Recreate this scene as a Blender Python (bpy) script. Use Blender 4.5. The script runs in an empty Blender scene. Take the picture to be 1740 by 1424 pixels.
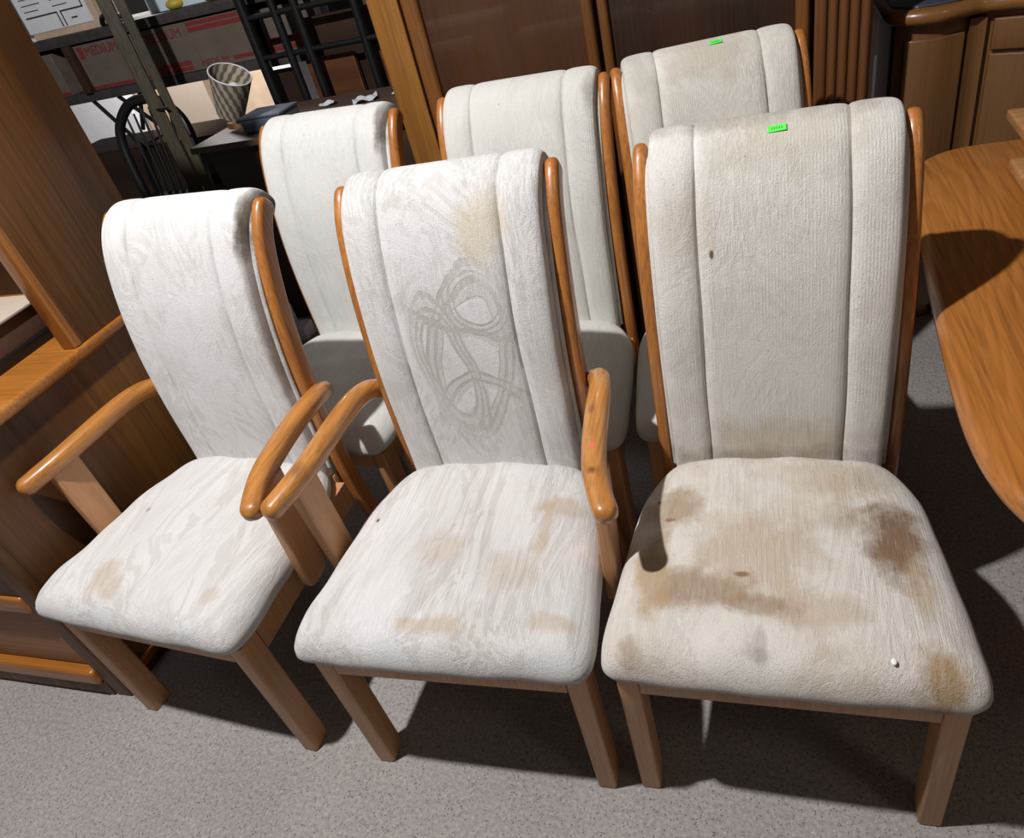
import bpy, bmesh, math, random
from mathutils import Vector, Matrix
random.seed(7)
PI = math.pi
SC = bpy.context.scene
COL = SC.collection

# ------------------------------------------------------------------ camera
IW, IH = 1740, 1424
F_PX, CX, CY = 1211.69, 55.66, -11.64
cam_d = bpy.data.cameras.new('camera')
cam = bpy.data.objects.new('camera', cam_d)
COL.objects.link(cam)
fwd = Vector((-0.306991, 0.746837, -0.589907)); rgt = Vector((0.951635, 0.232992, -0.200262)); upv = Vector((0.012119, 0.622855, 0.782243))
M = Matrix((rgt, upv, -fwd)).transposed().to_4x4()
M.translation = Vector((0.0, 0.0, 1.4706))
cam.matrix_world = M
cam_d.sensor_fit = 'HORIZONTAL'
cam_d.sensor_width = 36.0
cam_d.lens = F_PX / IW * 36.0
cam_d.shift_x = -CX / IW
cam_d.shift_y = CY / IW
cam_d.clip_start = 0.05
SC.camera = cam

# ------------------------------------------------------------------ colour management, world, lights
SC.view_settings.view_transform = 'Standard'
SC.view_settings.look = 'None'
SC.view_settings.gamma = 1.0
SC.view_settings.use_curve_mapping = False
SC.view_settings.exposure = 0.12

wd = bpy.data.worlds.new('warehouse_air'); SC.world = wd
wd.use_nodes = True
bg = wd.node_tree.nodes['Background']
bg.inputs['Color'].default_value = (0.9, 0.92, 1.0, 1)
bg.inputs['Strength'].default_value = 0.05


def light(name, kind, loc, energy, color, size=0.1, target=None, sy=None):
    d = bpy.data.lights.new(name, kind)
    d.energy = energy; d.color = color
    if kind == 'AREA':
        d.shape = 'RECTANGLE' if sy else 'DISK'
        d.size = size
        if sy: d.size_y = sy
    else:
        d.shadow_soft_size = size
    o = bpy.data.objects.new(name, d); COL.objects.link(o)
    o.location = loc
    if target:
        o.rotation_euler = (Vector(target) - Vector(loc)).to_track_quat('-Z', 'Y').to_euler()
    return o


light('ceiling_lamp', 'POINT', (-1.18, 0.34, 3.00), 320, (1.0, 0.975, 0.965), 0.04)
light('aisle_lamp', 'AREA', (2.2, -0.6, 3.6), 7, (1.0, 0.86, 0.68), 0.8, (0.6, 1.6, 0.6))
light('back_carton_fill', 'AREA', (-3.7, 4.10, 2.2), 75, (1.0, 0.95, 0.92), 0.4, (-3.7, 4.65, 0.8))  # added fill, no fixture: brightens the cartons seen under the rack


# ------------------------------------------------------------------ node helpers
def new_mat(name):
    m = bpy.data.materials.new(name); m.use_nodes = True
    nt = m.node_tree
    for n in list(nt.nodes): nt.nodes.remove(n)
    out = nt.nodes.new('ShaderNodeOutputMaterial')
    b = nt.nodes.new('ShaderNodeBsdfPrincipled')
    nt.links.new(b.outputs[0], out.inputs[0])
    return m, nt, b


class NB:
    def __init__(s, nt): s.nt = nt

    def put(s, sock, v):
        if v is None: return
        if isinstance(v, bpy.types.NodeSocket): s.nt.links.new(v, sock)
        else: sock.default_value = v

    def coord(s, which='Object'):
        return s.nt.nodes.new('ShaderNodeTexCoord').outputs[which]

    def map(s, v, loc=(0, 0, 0), rot=(0, 0, 0), scale=(1, 1, 1)):
        n = s.nt.nodes.new('ShaderNodeMapping')
        s.put(n.inputs['Vector'], v)
        n.inputs['Location'].default_value = loc
        n.inputs['Rotation'].default_value = rot
        n.inputs['Scale'].default_value = scale
        return n.outputs[0]

    def noise(s, v, scale, detail=4, rough=0.5, dist=0.0, out='Fac'):
        n = s.nt.nodes.new('ShaderNodeTexNoise')
        s.put(n.inputs['Vector'], v)
        n.inputs['Scale'].default_value = scale
        n.inputs['Detail'].default_value = detail
        n.inputs['Roughness'].default_value = rough
        n.inputs['Distortion'].default_value = dist
        return n.outputs[out]

    def wave(s, v, scale, dist=0, detail=2, dscale=1.0, kind='BANDS', axis='X', prof='SIN', rough=0.5):
        n = s.nt.nodes.new('ShaderNodeTexWave')
        n.wave_type = kind; n.wave_profile = prof
        if kind == 'BANDS': n.bands_direction = axis
        else: n.rings_direction = axis
        s.put(n.inputs['Vector'], v)
        n.inputs['Scale'].default_value = scale
        n.inputs['Distortion'].default_value = dist
        n.inputs['Detail'].default_value = detail
        n.inputs['Detail Scale'].default_value = dscale
        n.inputs['Detail Roughness'].default_value = rough
        return n.outputs['Fac']

    def voronoi(s, v, scale, feature='F1', out='Distance', rnd=1.0):
        n = s.nt.nodes.new('ShaderNodeTexVoronoi'); n.feature = feature
        s.put(n.inputs['Vector'], v)
        n.inputs['Scale'].default_value = scale
        n.inputs['Randomness'].default_value = rnd
        return n.outputs[out]

    def ramp(s, f, stops, interp='LINEAR'):
        n = s.nt.nodes.new('ShaderNodeValToRGB')
        s.put(n.inputs[0], f)
        cr = n.color_ramp; cr.interpolation = interp
        while len(cr.elements) < len(stops): cr.elements.new(0.5)
        for e, (p, c) in zip(cr.elements, stops):
            e.position = p
            e.color = (c, c, c, 1) if isinstance(c, (int, float)) else (*c, 1)
        return n.outputs[0]

    def mix(s, f, a, b, mode='MIX'):
        n = s.nt.nodes.new('ShaderNodeMix'); n.data_type = 'RGBA'; n.blend_type = mode
        s.put(n.inputs[0], f)
        s.put(n.inputs[6], a if isinstance(a, bpy.types.NodeSocket) else (*a, 1))
        s.put(n.inputs[7], b if isinstance(b, bpy.types.NodeSocket) else (*b, 1))
        return n.outputs[2]

    def math(s, op, a, b=None, c=None, clamp=False):
        n = s.nt.nodes.new('ShaderNodeMath'); n.operation = op; n.use_clamp = clamp
        s.put(n.inputs[0], a); s.put(n.inputs[1], b)
        if c is not None: s.put(n.inputs[2], c)
        return n.outputs[0]

    def vmath(s, op, a, b):
        n = s.nt.nodes.new('ShaderNodeVectorMath'); n.operation = op
        s.put(n.inputs[0], a); s.put(n.inputs[1], b)
        return n.outputs[1] if op in ('LENGTH', 'DISTANCE', 'DOT_PRODUCT') else n.outputs[0]

    def bump(s, h, strength=0.3, dist=0.002, normal=None):
        n = s.nt.nodes.new('ShaderNodeBump')
        n.inputs['Strength'].default_value = strength
        n.inputs['Distance'].default_value = dist
        s.put(n.inputs['Height'], h)
        if normal is not None: s.put(n.inputs['Normal'], normal)
        return n.outputs[0]

    def blob(s, co, c, r, edge=0.45, wob=0.5, nscale=14):
        """soft irregular patch: 1 inside, 0 outside"""
        d = s.vmath('SUBTRACT', co, c)
        d = s.vmath('DIVIDE', d, r)
        L = s.vmath('LENGTH', d, (0, 0, 0))
        n = s.noise(co, nscale, 7, 0.62)
        L = s.math('ADD', L, s.math('MULTIPLY', s.math('SUBTRACT', n, 0.5), wob * 2))
        t = s.math('SUBTRACT', 1.0, s.math('DIVIDE', s.math('SUBTRACT', L, 1.0 - edge), edge * 1.6), clamp=True)
        return t


def wood(name, dark, mid, lite, grain='Z', scale=1.0, rough=0.35, coat=0.3, ring=False, gstr=1.0, seed=0.0, marks=(), crough=0.12):
    m, nt, b = new_mat(name); N = NB(nt)
    co = N.coord()
    st = {'X': (0.09, 1, 1), 'Y': (1, 0.09, 1), 'Z': (1, 1, 0.09)}[grain]
    v = N.map(co, loc=(seed, seed * .7, seed * .3), scale=tuple(k * scale for k in st))
    st2 = {'X': (0.03, 1, 1), 'Y': (1, 0.03, 1), 'Z': (1, 1, 0.03)}[grain]
    v2 = N.map(co, loc=(seed, seed, 0), scale=tuple(k * scale for k in st2))
    big = N.noise(v, 6, 3, 0.5, 0.4)
    n2 = N.noise(v, 9, 2, 0.5, 0.0)
    # growth rings: iso-lines of a stretched noise field give cathedral shapes
    rings = N.math('FRACT', N.math('MULTIPLY', n2, 16.0 if ring else 9.0))
    rings = N.ramp(rings, [(0.0, 0.25), (0.45, 0.75), (0.8, 1.0), (1.0, 0.15)])
    pores = N.noise(v2, 150, 3, 0.7)
    col = N.ramp(big, [(0.3, dark), (0.5, mid), (0.72, lite)])
    col = N.mix(N.math('MULTIPLY', N.math('SUBTRACT', 1.0, rings), 0.55 * gstr), col, dark)
    pm = N.ramp(pores, [(0.35, 1.0), (0.55, 0.0)])
    col = N.mix(N.math('MULTIPLY', pm, 0.45 * gstr), col, tuple(k * 0.45 for k in dark))
    for c, r, colr, stg in marks:
        col = N.mix(N.math('MULTIPLY', N.blob(co, c, r, 0.6, 0.4, 90), stg), col, colr)
    nt.links.new(col, b.inputs['Base Color'])
    rg = N.ramp(pores, [(0.3, min(1, rough + 0.15)), (0.6, rough)])
    nt.links.new(rg, b.inputs['Roughness'])
    b.inputs['Coat Weight'].default_value = coat
    b.inputs['Coat Roughness'].default_value = crough
    h = N.math('ADD', N.math('MULTIPLY', pores, 0.6), N.math('MULTIPLY', rings, 0.25))
    nt.links.new(N.bump(h, 0.12, 0.001), b.inputs['Normal'])
    return m


def fabric(name, plane='XZ', seed=0.0, base=(0.74, 0.72, 0.69), shade=(0.60, 0.57, 0.53), contrast=1.0, swirl=0.0,
           rib=1.0, grime=0.0, blobs=(), relief=1.0):
    """off-white jacquard: brushed strokes and ribbed patches in two near whites"""
    m, nt, b = new_mat(name); N = NB(nt)
    co = N.coord()
    # lay the pattern out in a 2-D sheet (u across, v along) so the strokes follow the cloth
    if plane == 'XZ': sheet = N.map(co, loc=(seed, 0, seed * 1.7), scale=(1, 0.35, 1))
    else: sheet = N.map(co, loc=(seed, 0, seed * 1.7), rot=(PI / 2, 0, 0), scale=(1, 0.35, 1))
    # brushed strokes laid in patches of different directions
    wob = N.noise(sheet, 3.5, 2, 0.5, 0, 'Color')
    warped = N.vmath('ADD', sheet, N.vmath('MULTIPLY', N.vmath('SUBTRACT', wob, (0.5, 0.5, 0.5)), (0.16, 0.16, 0.16)))
    def brushed(ang, k, sd):
        r_ = N.noise(N.map(N.map(warped, loc=(sd, 0, 0), rot=(0, ang, 0)), scale=(1, 1, 0.07)), k, 4, 0.62)
        return N.ramp(r_, [(0.47, 0.0), (0.53, 1.0)])
    b1 = brushed(0.15, 85, 0.0); b2 = brushed(0.85, 75, 2.0); b3 = brushed(-0.6, 80, 4.0)
    cells = N.voronoi(N.vmath('ADD', N.vmath('MULTIPLY', sheet, (1.7, 1, 1.0)), N.vmath('MULTIPLY', N.noise(sheet, 6, 3, 0.5, 0, 'Color'), (0.22, 0.22, 0.22))), 8, 'F1', 'Color')
    sepc = nt.nodes.new('ShaderNodeSeparateColor'); nt.links.new(cells, sepc.inputs[0])
    brush = N.mix(N.ramp(sepc.outputs[0], [(0.40, 0.0), (0.46, 1.0)]), b1, b2)
    brush = N.mix(N.ramp(sepc.outputs[0], [(0.72, 0.0), (0.78, 1.0)]), brush, b3)
    flat = N.ramp(sepc.outputs[1], [(0.25, 0.25), (0.35, 0.7), (0.7, 1.0)])
    tone = N.ramp(N.noise(warped, 9, 4, 0.55, 0.6), [(0.44, 0.0), (0.56, 1.0)])
    tex = N.math('ADD', N.math('MULTIPLY', N.math('MULTIPLY', brush, flat), 0.75), N.math('MULTIPLY', tone, 0.32))
    # narrow vertical slubs
    slub = N.noise(N.map(sheet, scale=(1, 1, 0.04)), 230, 3, 0.6)
    slubm = N.ramp(N.noise(sheet, 5, 3, 0.6, 0.5), [(0.40, 0.15), (0.6, 1.0)])
    slubv = N.ramp(slub, [(0.44, 0.0), (0.56, 1.0)])
    rw = N.wave(co, 58, 2.2, 2, 3.0, 'BANDS', 'X')
    rwm = N.ramp(N.noise(sheet, 4.0, 2, 0.5, 0.4), [(0.44, 0.0), (0.58, 1.0)])
    ribw = N.math('MULTIPLY', N.ramp(rw, [(0.35, 1.0), (0.65, 0.0)]), rwm)
    ribs = N.math('MAXIMUM', N.math('MULTIPLY', slubm, slubv), N.math('MULTIPLY', ribw, 0.8 if rib > 0.8 else 0.35))
    weave = N.noise(co, 900, 2, 0.7)
    knot = N.noise(co, 420, 4, 0.75)
    lump = N.noise(co, 120, 4, 0.65)
    f = N.math('ADD', N.math('MULTIPLY', tex, 0.62 * contrast), N.math('MULTIPLY', ribs, 0.42 * rib))
    if swirl > 0:
        # sweeping crossed brush strokes and loops on the middle of the back
        sm = N.blob(co, (0.01, 0.02, 0.76), (0.115, 0.5, 0.20), 0.35, 0.25, 11)
        def band(cx, cz, rx, rz, w, tilt):
            q = N.map(co, loc=(0, 0, 0))
            q = N.vmath('SUBTRACT', q, (cx, 0, cz))
            q = N.map(q, rot=(0, tilt, 0))
            q = N.vmath('MULTIPLY', q, (1 / rx, 0.0, 1 / rz))
            L = N.vmath('LENGTH', q, (0, 0, 0))
            L = N.math('ADD', L, N.math('MULTIPLY', N.math('SUBTRACT', N.noise(co, 11, 2, 0.5), 0.5), 0.35))
            d = N.math('ABSOLUTE', N.math('SUBTRACT', L, 1.0))
            inside = N.ramp(N.math('DIVIDE', d, w), [(0.8, 1.0), (1.0, 0.0)])
            hair = N.ramp(N.noise(N.vmath('MULTIPLY', q, (3.0, 1, 3.0)), 1.0, 1, 0.5), [(0.3, 0.7), (0.7, 1.0)])
            stripe = N.ramp(N.math('SINE', N.math('MULTIPLY', L, 34.0)), [(0.0, 0.45), (0.35, 1.0)])
            return N.math('MULTIPLY', inside, N.math('MULTIPLY', stripe, hair))
        sw = band(0.02, 0.74, 0.075, 0.17, 0.22, -0.25)
        for a_ in ((0.055, 0.86, 0.055, 0.06, 0.28, 0.4), (-0.03, 0.72, 0.05, 0.14, 0.30, 0.15), (0.03, 0.60, 0.09, 0.10, 0.2, 0.5), (-0.05, 0.98, 0.28, 0.12, 0.09, -0.7)):
            sw = N.math('MAXIMUM', sw, band(*a_))
        f = N.math('ADD', N.math('MULTIPLY', f, N.math('SUBTRACT', 1.0, N.math('MULTIPLY', sm, 0.55))), N.math('MULTIPLY', N.math('MULTIPLY', sm, sw), swirl))
    f = N.math('MINIMUM', f, 1.0)
    col = N.mix(f, base, shade)
    col = N.mix(N.math('MULTIPLY', N.math('SUBTRACT', knot, 0.5, clamp=True), 0.9), col, tuple(k * 0.72 for k in shade))
    spk = N.voronoi(co, 75, 'F1', 'Distance'); spc = N.voronoi(co, 75, 'F1', 'Color')
    sp_ = N.math('MULTIPLY', N.ramp(spk, [(0.10, 1.0), (0.2, 0.0)]), N.ramp(spc, [(0.06 + 0.05 * grime, 1.0), (0.09 + 0.05 * grime, 0.0)]))
    col = N.mix(N.math('MULTIPLY', sp_, 0.55), col, (0.26, 0.21, 0.16))
    if grime > 0:
        g = N.ramp(N.noise(co, 7, 6, 0.62, 0.3), [(0.5, 0.0), (0.72, 1.0)])
        col = N.mix(N.math('MULTIPLY', g, 0.55 * grime), col, (0.50, 0.36, 0.20))
        g2 = N.ramp(N.noise(co, 38, 5, 0.7, 0.3), [(0.58, 0.0), (0.72, 1.0)])
        col = N.mix(N.math('MULTIPLY', g2, 0.4 * grime), col, (0.36, 0.27, 0.17))
    for c, r, colr, stg in blobs:
        bl = N.blob(co, c, r, 0.42, 1.0, 18)
        streak = N.math('ADD', 0.6, N.math('MULTIPLY', N.noise(N.map(co, scale=(1, 0.15, 0.15)), 160, 3, 0.6), 0.8))
        bl = N.math('MULTIPLY', N.math('MULTIPLY', bl, streak), stg, clamp=True)
        col = N.mix(bl, col, colr)
    nt.links.new(col, b.inputs['Base Color'])
    b.inputs['Roughness'].default_value = 0.92
    b.inputs['Sheen Weight'].default_value = 0.25
    b.inputs['Sheen Roughness'].default_value = 0.5
    b.inputs['Specular IOR Level'].default_value = 0.15
    h = N.math('ADD', N.math('MULTIPLY', f, -0.55), N.math('ADD', N.math('MULTIPLY', knot, 1.0), N.math('MULTIPLY', lump, 0.4)))
    n1 = N.bump(h, 0.65 * relief, 0.0042)
    n2 = N.bump(weave, 0.35, 0.0012, n1)
    nt.links.new(n2, b.inputs['Normal'])
    return m


def plain(name, col, rough=0.6, metal=0.0, noise_amt=0.25, nscale=30, bump=0.1, coat=0.0, spec=0.5):
    m, nt, b = new_mat(name); N = NB(nt)
    co = N.coord()
    n = N.noise(co, nscale, 5, 0.6)
    c = N.ramp(n, [(0.3, tuple(k * (1 - noise_amt) for k in col)), (0.7, tuple(min(1, k * (1 + noise_amt * .6)) for k in col))])
    nt.links.new(c, b.inputs['Base Color'])
    b.inputs['Roughness'].default_value = rough
    b.inputs['Metallic'].default_value = metal
    b.inputs['Coat Weight'].default_value = coat
    b.inputs['Specular IOR Level'].default_value = spec
    if bump: nt.links.new(N.bump(n, bump, 0.002), b.inputs['Normal'])
    return m


# ------------------------------------------------------------------ mesh helpers
def finish(name, bm, mat, parent=None, smooth=True, angle=40):
    bmesh.ops.recalc_face_normals(bm, faces=bm.faces)
    me = bpy.data.meshes.new(name); bm.to_mesh(me); bm.free()
    o = bpy.data.objects.new(name, me); COL.objects.link(o)
    if mat: me.materials.append(mat)
    if smooth:
        for p in me.polygons: p.use_smooth = True
        me.set_sharp_from_angle(angle=math.radians(angle))
    if parent: o.parent = parent
    return o


def empty(name, loc, rz=0.0):
    o = bpy.data.objects.new(name, None); COL.objects.link(o)
    o.empty_display_size = 0.1
    o.location = loc; o.rotation_euler = (0, 0, rz)
    return o


def tag(o, label, cat, group=None, kind=None):
    if label: o['label'] = label
    if cat: o['category'] = cat
    if group: o['group'] = group
    if kind: o['kind'] = kind
    return o


def add_box(bm, lo, hi, bev=0.0, seg=2, mat=None):
    lo = Vector(lo); hi = Vector(hi)
    r = bmesh.ops.create_cube(bm, size=1.0)
    vs = r['verts']
    for v in vs:
        v.co = Vector(((v.co.x + .5) * (hi.x - lo.x) + lo.x, (v.co.y + .5) * (hi.y - lo.y) + lo.y, (v.co.z + .5) * (hi.z - lo.z) + lo.z))
    if bev > 0:
        es = list({e for v in vs for e in v.link_edges})
        r2 = bmesh.ops.bevel(bm, geom=es, offset=bev, segments=seg, profile=0.6, affect='EDGES')
        vs = list({v for f in r2['faces'] for v in f.verts} | {v for v in vs if v.is_valid})
    if mat is not None:
        for v in vs: v.co = mat @ v.co
    return vs


def loft(bm, rings, cap0=True, cap1=True, closed=True):
    vr = [[bm.verts.new(p) for p in r] for r in rings]
    n = len(vr[0])
    for a, b in zip(vr, vr[1:]):
        for i in range(n if closed else n - 1):
            j = (i + 1) % n
            bm.faces.new((a[i], a[j], b[j], b[i]))
    if cap0: bm.faces.new(vr[0][::-1])
    if cap1: bm.faces.new(vr[-1])
    return vr


def catmull(pts, n):
    """resample a list of tuples to n points along a Catmull-Rom curve"""
    P = [Vector(p) if len(p) in (2, 3, 4) else p for p in pts]
    P = [P[0] * 2 - P[1]] + P + [P[-1] * 2 - P[-2]]
    out = []
    segs = len(P) - 3
    for k in range(n):
        t = k / (n - 1) * segs
        i = min(int(t), segs - 1); f = t - i
        p0, p1, p2, p3 = P[i], P[i + 1], P[i + 2], P[i + 3]
        out.append(0.5 * ((2 * p1) + (p2 - p0) * f + (2 * p0 - 5 * p1 + 4 * p2 - p3) * f * f + (3 * p1 - p0 - 3 * p2 + p3) * f ** 3))
    return out


def tube(bm, pts, r, n=10, caps=True):
    pts = [Vector(p) for p in pts]
    rs = r if isinstance(r, (list, tuple)) else [r] * len(pts)
    rings = []
    ref = None
    for i, p in enumerate(pts):
        t = (pts[min(i + 1, len(pts) - 1)] - pts[max(i - 1, 0)]).normalized()
        if ref is None:
            ref = Vector((0, 0, 1)) if abs(t.z) < 0.9 else Vector((1, 0, 0))
        a = t.cross(ref).normalized(); b = a.cross(t).normalized(); ref = b
        rings.append([p + (a * math.cos(2 * PI * k / n) + b * math.sin(2 * PI * k / n)) * rs[i] for k in range(n)])
    loft(bm, rings, caps, caps)


def rrect(hw, hh, r, n=5):
    """rounded rectangle loop, counter-clockwise"""
    r = min(r, hw, hh)
    out = []
    for cx, cy, a0 in ((hw - r, hh - r, 0), (-hw + r, hh - r, PI / 2), (-hw + r, -hh + r, PI), (hw - r, -hh + r, 1.5 * PI)):
        for k in range(n + 1):
            a = a0 + k / n * PI / 2
            out.append((cx + r * math.cos(a), cy + r * math.sin(a)))
    return out


def prism(bm, outline, z0, z1, bev=0.0, seg=5, bot=True):
    """outline (x, y) list extruded with a rounded nose of radius bev top and bottom"""
    n = len(outline)
    P = [Vector((p[0], p[1])) for p in outline]
    area = sum(P[i].x * P[(i + 1) % n].y - P[(i + 1) % n].x * P[i].y for i in range(n))
    if area < 0: P.reverse()
    nrm = []
    for i in range(n):
        a = (P[i] - P[i - 1]); b = (P[(i + 1) % n] - P[i])
        t = (a.normalized() + b.normalized())
        t = t.normalized() if t.length > 1e-6 else a.normalized()
        nrm.append(Vector((t.y, -t.x)))
    def ring(inset, z): return [(P[i].x - nrm[i].x * inset, P[i].y - nrm[i].y * inset, z) for i in range(n)]
    rings = []
    if bev > 0 and bot:
        for k in range(seg + 1):
            a = k / seg * PI / 2
            rings.append(ring(bev * (1 - math.sin(a)), z0 + bev * (1 - math.cos(a))))
    else: rings.append(ring(0, z0))
    if bev > 0:
        for k in range(seg + 1):
            a = k / seg * PI / 2
            rings.append(ring(bev * (1 - math.cos(a)), z1 - bev * (1 - math.sin(a))))
    else: rings.append(ring(0, z1))
    loft(bm, rings)


# ------------------------------------------------------------------ materials
OAK = dict(dark=(0.30, 0.105, 0.022), mid=(0.46, 0.175, 0.038), lite=(0.58, 0.24, 0.06))
oak_post = wood('honey_oak', **OAK, grain='Z', scale=1.0, rough=0.32, coat=0.55)
oak_leg = wood('honey_oak_leg', (0.40, 0.19, 0.08), (0.53, 0.27, 0.12), (0.60, 0.32, 0.155), 'Z', 1.0, 0.45, 0.15, gstr=0.45, seed=3)
oak_arm = wood('honey_oak_arm', (0.32, 0.125, 0.026), (0.48, 0.20, 0.045), (0.58, 0.26, 0.07), 'Y', 1.1, 0.3, 0.5, seed=5)
oak_arm_b = wood('honey_oak_arm_marked', (0.32, 0.125, 0.026), (0.48, 0.20, 0.045), (0.58, 0.26, 0.07), 'Y', 1.1, 0.3, 0.5, seed=6,
                 marks=[((0.284, -0.172, 0.672), (0.006, 0.008, 0.03), (0.80, 0.12, 0.10), 0.85),
                        ((0.270, -0.078, 0.672), (0.007, 0.013, 0.03), (0.10, 0.04, 0.015), 0.6),
                        ((0.292, -0.228, 0.665), (0.010, 0.008, 0.03), (0.09, 0.035, 0.012), 0.75),
                        ((0.272, -0.235, 0.665), (0.006, 0.015, 0.03), (0.10, 0.04, 0.015), 0.55),
                        ((-0.29, -0.22, 0.665), (0.016, 0.018, 0.03), (0.12, 0.05, 0.02), 0.55)])
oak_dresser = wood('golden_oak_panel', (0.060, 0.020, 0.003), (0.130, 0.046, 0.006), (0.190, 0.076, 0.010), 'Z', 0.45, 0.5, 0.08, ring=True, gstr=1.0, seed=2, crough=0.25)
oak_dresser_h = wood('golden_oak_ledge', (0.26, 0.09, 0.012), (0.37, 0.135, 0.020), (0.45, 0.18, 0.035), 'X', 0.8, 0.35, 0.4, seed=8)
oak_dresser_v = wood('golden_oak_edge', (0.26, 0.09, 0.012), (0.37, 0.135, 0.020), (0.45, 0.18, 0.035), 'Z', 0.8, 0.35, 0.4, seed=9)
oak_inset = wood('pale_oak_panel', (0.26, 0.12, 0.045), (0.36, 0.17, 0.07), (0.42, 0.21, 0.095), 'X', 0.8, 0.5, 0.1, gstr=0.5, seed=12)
oak_table = wood('table_oak', (0.25, 0.088, 0.016), (0.42, 0.155, 0.032), (0.52, 0.21, 0.052), 'Y', 0.75, 0.3, 0.5, ring=True, gstr=1.0, seed=4)
oak_slab = wood('table_leaf_oak', (0.40, 0.19, 0.06), (0.52, 0.26, 0.10), (0.60, 0.33, 0.15), 'X', 0.9, 0.4, 0.2, seed=14)
oak_arm_light = wood('pillar_oak', (0.20, 0.08, 0.014), (0.31, 0.13, 0.024), (0.38, 0.17, 0.038), 'Z', 1.4, 0.4, 0.2, seed=21)
oak_stile = wood('door_frame_oak', (0.12, 0.045, 0.009), (0.20, 0.073, 0.015), (0.26, 0.10, 0.022), 'Z', 1.0, 0.4, 0.3, seed=22)
oak_fluted = wood('fluted_oak', (0.085, 0.030, 0.008), (0.13, 0.047, 0.012), (0.17, 0.062, 0.017), 'Z', 0.9, 0.45, 0.2, seed=23, gstr=0.5)
brown_panel = wood('brown_door_panel', (0.035, 0.012, 0.004), (0.055, 0.019, 0.006), (0.075, 0.027, 0.008), 'Z', 0.6, 0.4, 0.5, gstr=0.4, seed=25, crough=0.06)
brown_panel_dark = wood('dark_door_panel', (0.022, 0.009, 0.004), (0.034, 0.013, 0.005), (0.046, 0.018, 0.007), 'Z', 0.6, 0.4, 0.4, gstr=0.4, seed=26, crough=0.06)
buffet_wood = wood('buffet_oak', (0.11, 0.048, 0.014), (0.165, 0.074, 0.022), (0.21, 0.098, 0.031), 'Z', 0.7, 0.4, 0.3, gstr=0.6, seed=27)
buffet_top = wood('buffet_top_oak', (0.16, 0.07, 0.018), (0.23, 0.10, 0.028), (0.28, 0.13, 0.038), 'X', 0.7, 0.3, 0.6, gstr=0.6, seed=28)
dark_wood = wood('dark_walnut', (0.020, 0.009, 0.004), (0.040, 0.017, 0.007), (0.06, 0.026, 0.011), 'X', 0.7, 0.5, 0.2, gstr=0.6, seed=31)
rough_plank = wood('weathered_plank', (0.025, 0.020, 0.008), (0.065, 0.052, 0.020), (0.13, 0.10, 0.045), 'Z', 1.6, 0.6, 0.2, gstr=1.2, seed=33)
orange_wood = wood('reddish_board', (0.06, 0.020, 0.006), (0.11, 0.038, 0.010), (0.17, 0.06, 0.014), 'X', 1.2, 0.5, 0.2, gstr=0.8, seed=34)
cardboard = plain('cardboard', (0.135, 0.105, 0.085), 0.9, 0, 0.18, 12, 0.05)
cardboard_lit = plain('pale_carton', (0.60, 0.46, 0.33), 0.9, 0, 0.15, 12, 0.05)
white_paper = plain('white_paper', (0.78, 0.80, 0.84), 0.8, 0, 0.06, 20, 0.0)
blue_board = plain('pale_blue_board', (0.62, 0.74, 0.82), 0.7, 0, 0.06, 20, 0.0)
red_ink = plain('red_print', (0.19, 0.022, 0.02), 0.8, 0, 0.2, 60, 0.0)
dark_ink = plain('dark_print', (0.03, 0.035, 0.05), 0.8, 0, 0.2, 60, 0.0)
black_metal = plain('black_metal', (0.012, 0.013, 0.015), 0.45, 0.3, 0.3, 40, 0.05)
black_paint = plain('black_painted_wood', (0.010, 0.010, 0.011), 0.4, 0, 0.3, 40, 0.05)
grey_shelf = plain('grimy_shelf_board', (0.045, 0.040, 0.038), 0.8, 0, 0.4, 25, 0.2)
blue_grey = plain('blue_grey_plastic', (0.12, 0.145, 0.19), 0.5, 0, 0.15, 25, 0.05)
yellow_plastic = plain('yellow_plastic', (0.45, 0.36, 0.05), 0.5, 0, 0.2, 30, 0.0)
green_label = plain('green_sticker', (0.10, 0.82, 0.08), 0.6, 0, 0.03, 30, 0.0)
green_ink = plain('sticker_print', (0.03, 0.32, 0.03), 0.6, 0, 0.03, 30, 0.0)
white_chip = plain('white_chip', (0.85, 0.85, 0.82), 0.4, 0, 0.03, 30, 0.0)
steel_glass = plain('smoked_glass', (0.06, 0.065, 0.09), 0.08, 0, 0.1, 10, 0.0, coat=1.0)
box_dark = plain('dark_brown_laminate', (0.11, 0.068, 0.050), 0.55, 0, 0.15, 60, 0.05)
box_black = plain('black_plinth', (0.008, 0.009, 0.009), 0.4, 0, 0.2, 30, 0.05)
box_beige = plain('beige_board', (0.48, 0.40, 0.33), 0.6, 0, 0.05, 40, 0.0)
green_grey = plain('green_grey_board', (0.07, 0.085, 0.06), 0.7, 0, 0.35, 20, 0.1)
clear_bag = plain('clear_plastic_wrap', (0.55, 0.55, 0.52), 0.2, 0, 0.1, 60, 0.3)


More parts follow.
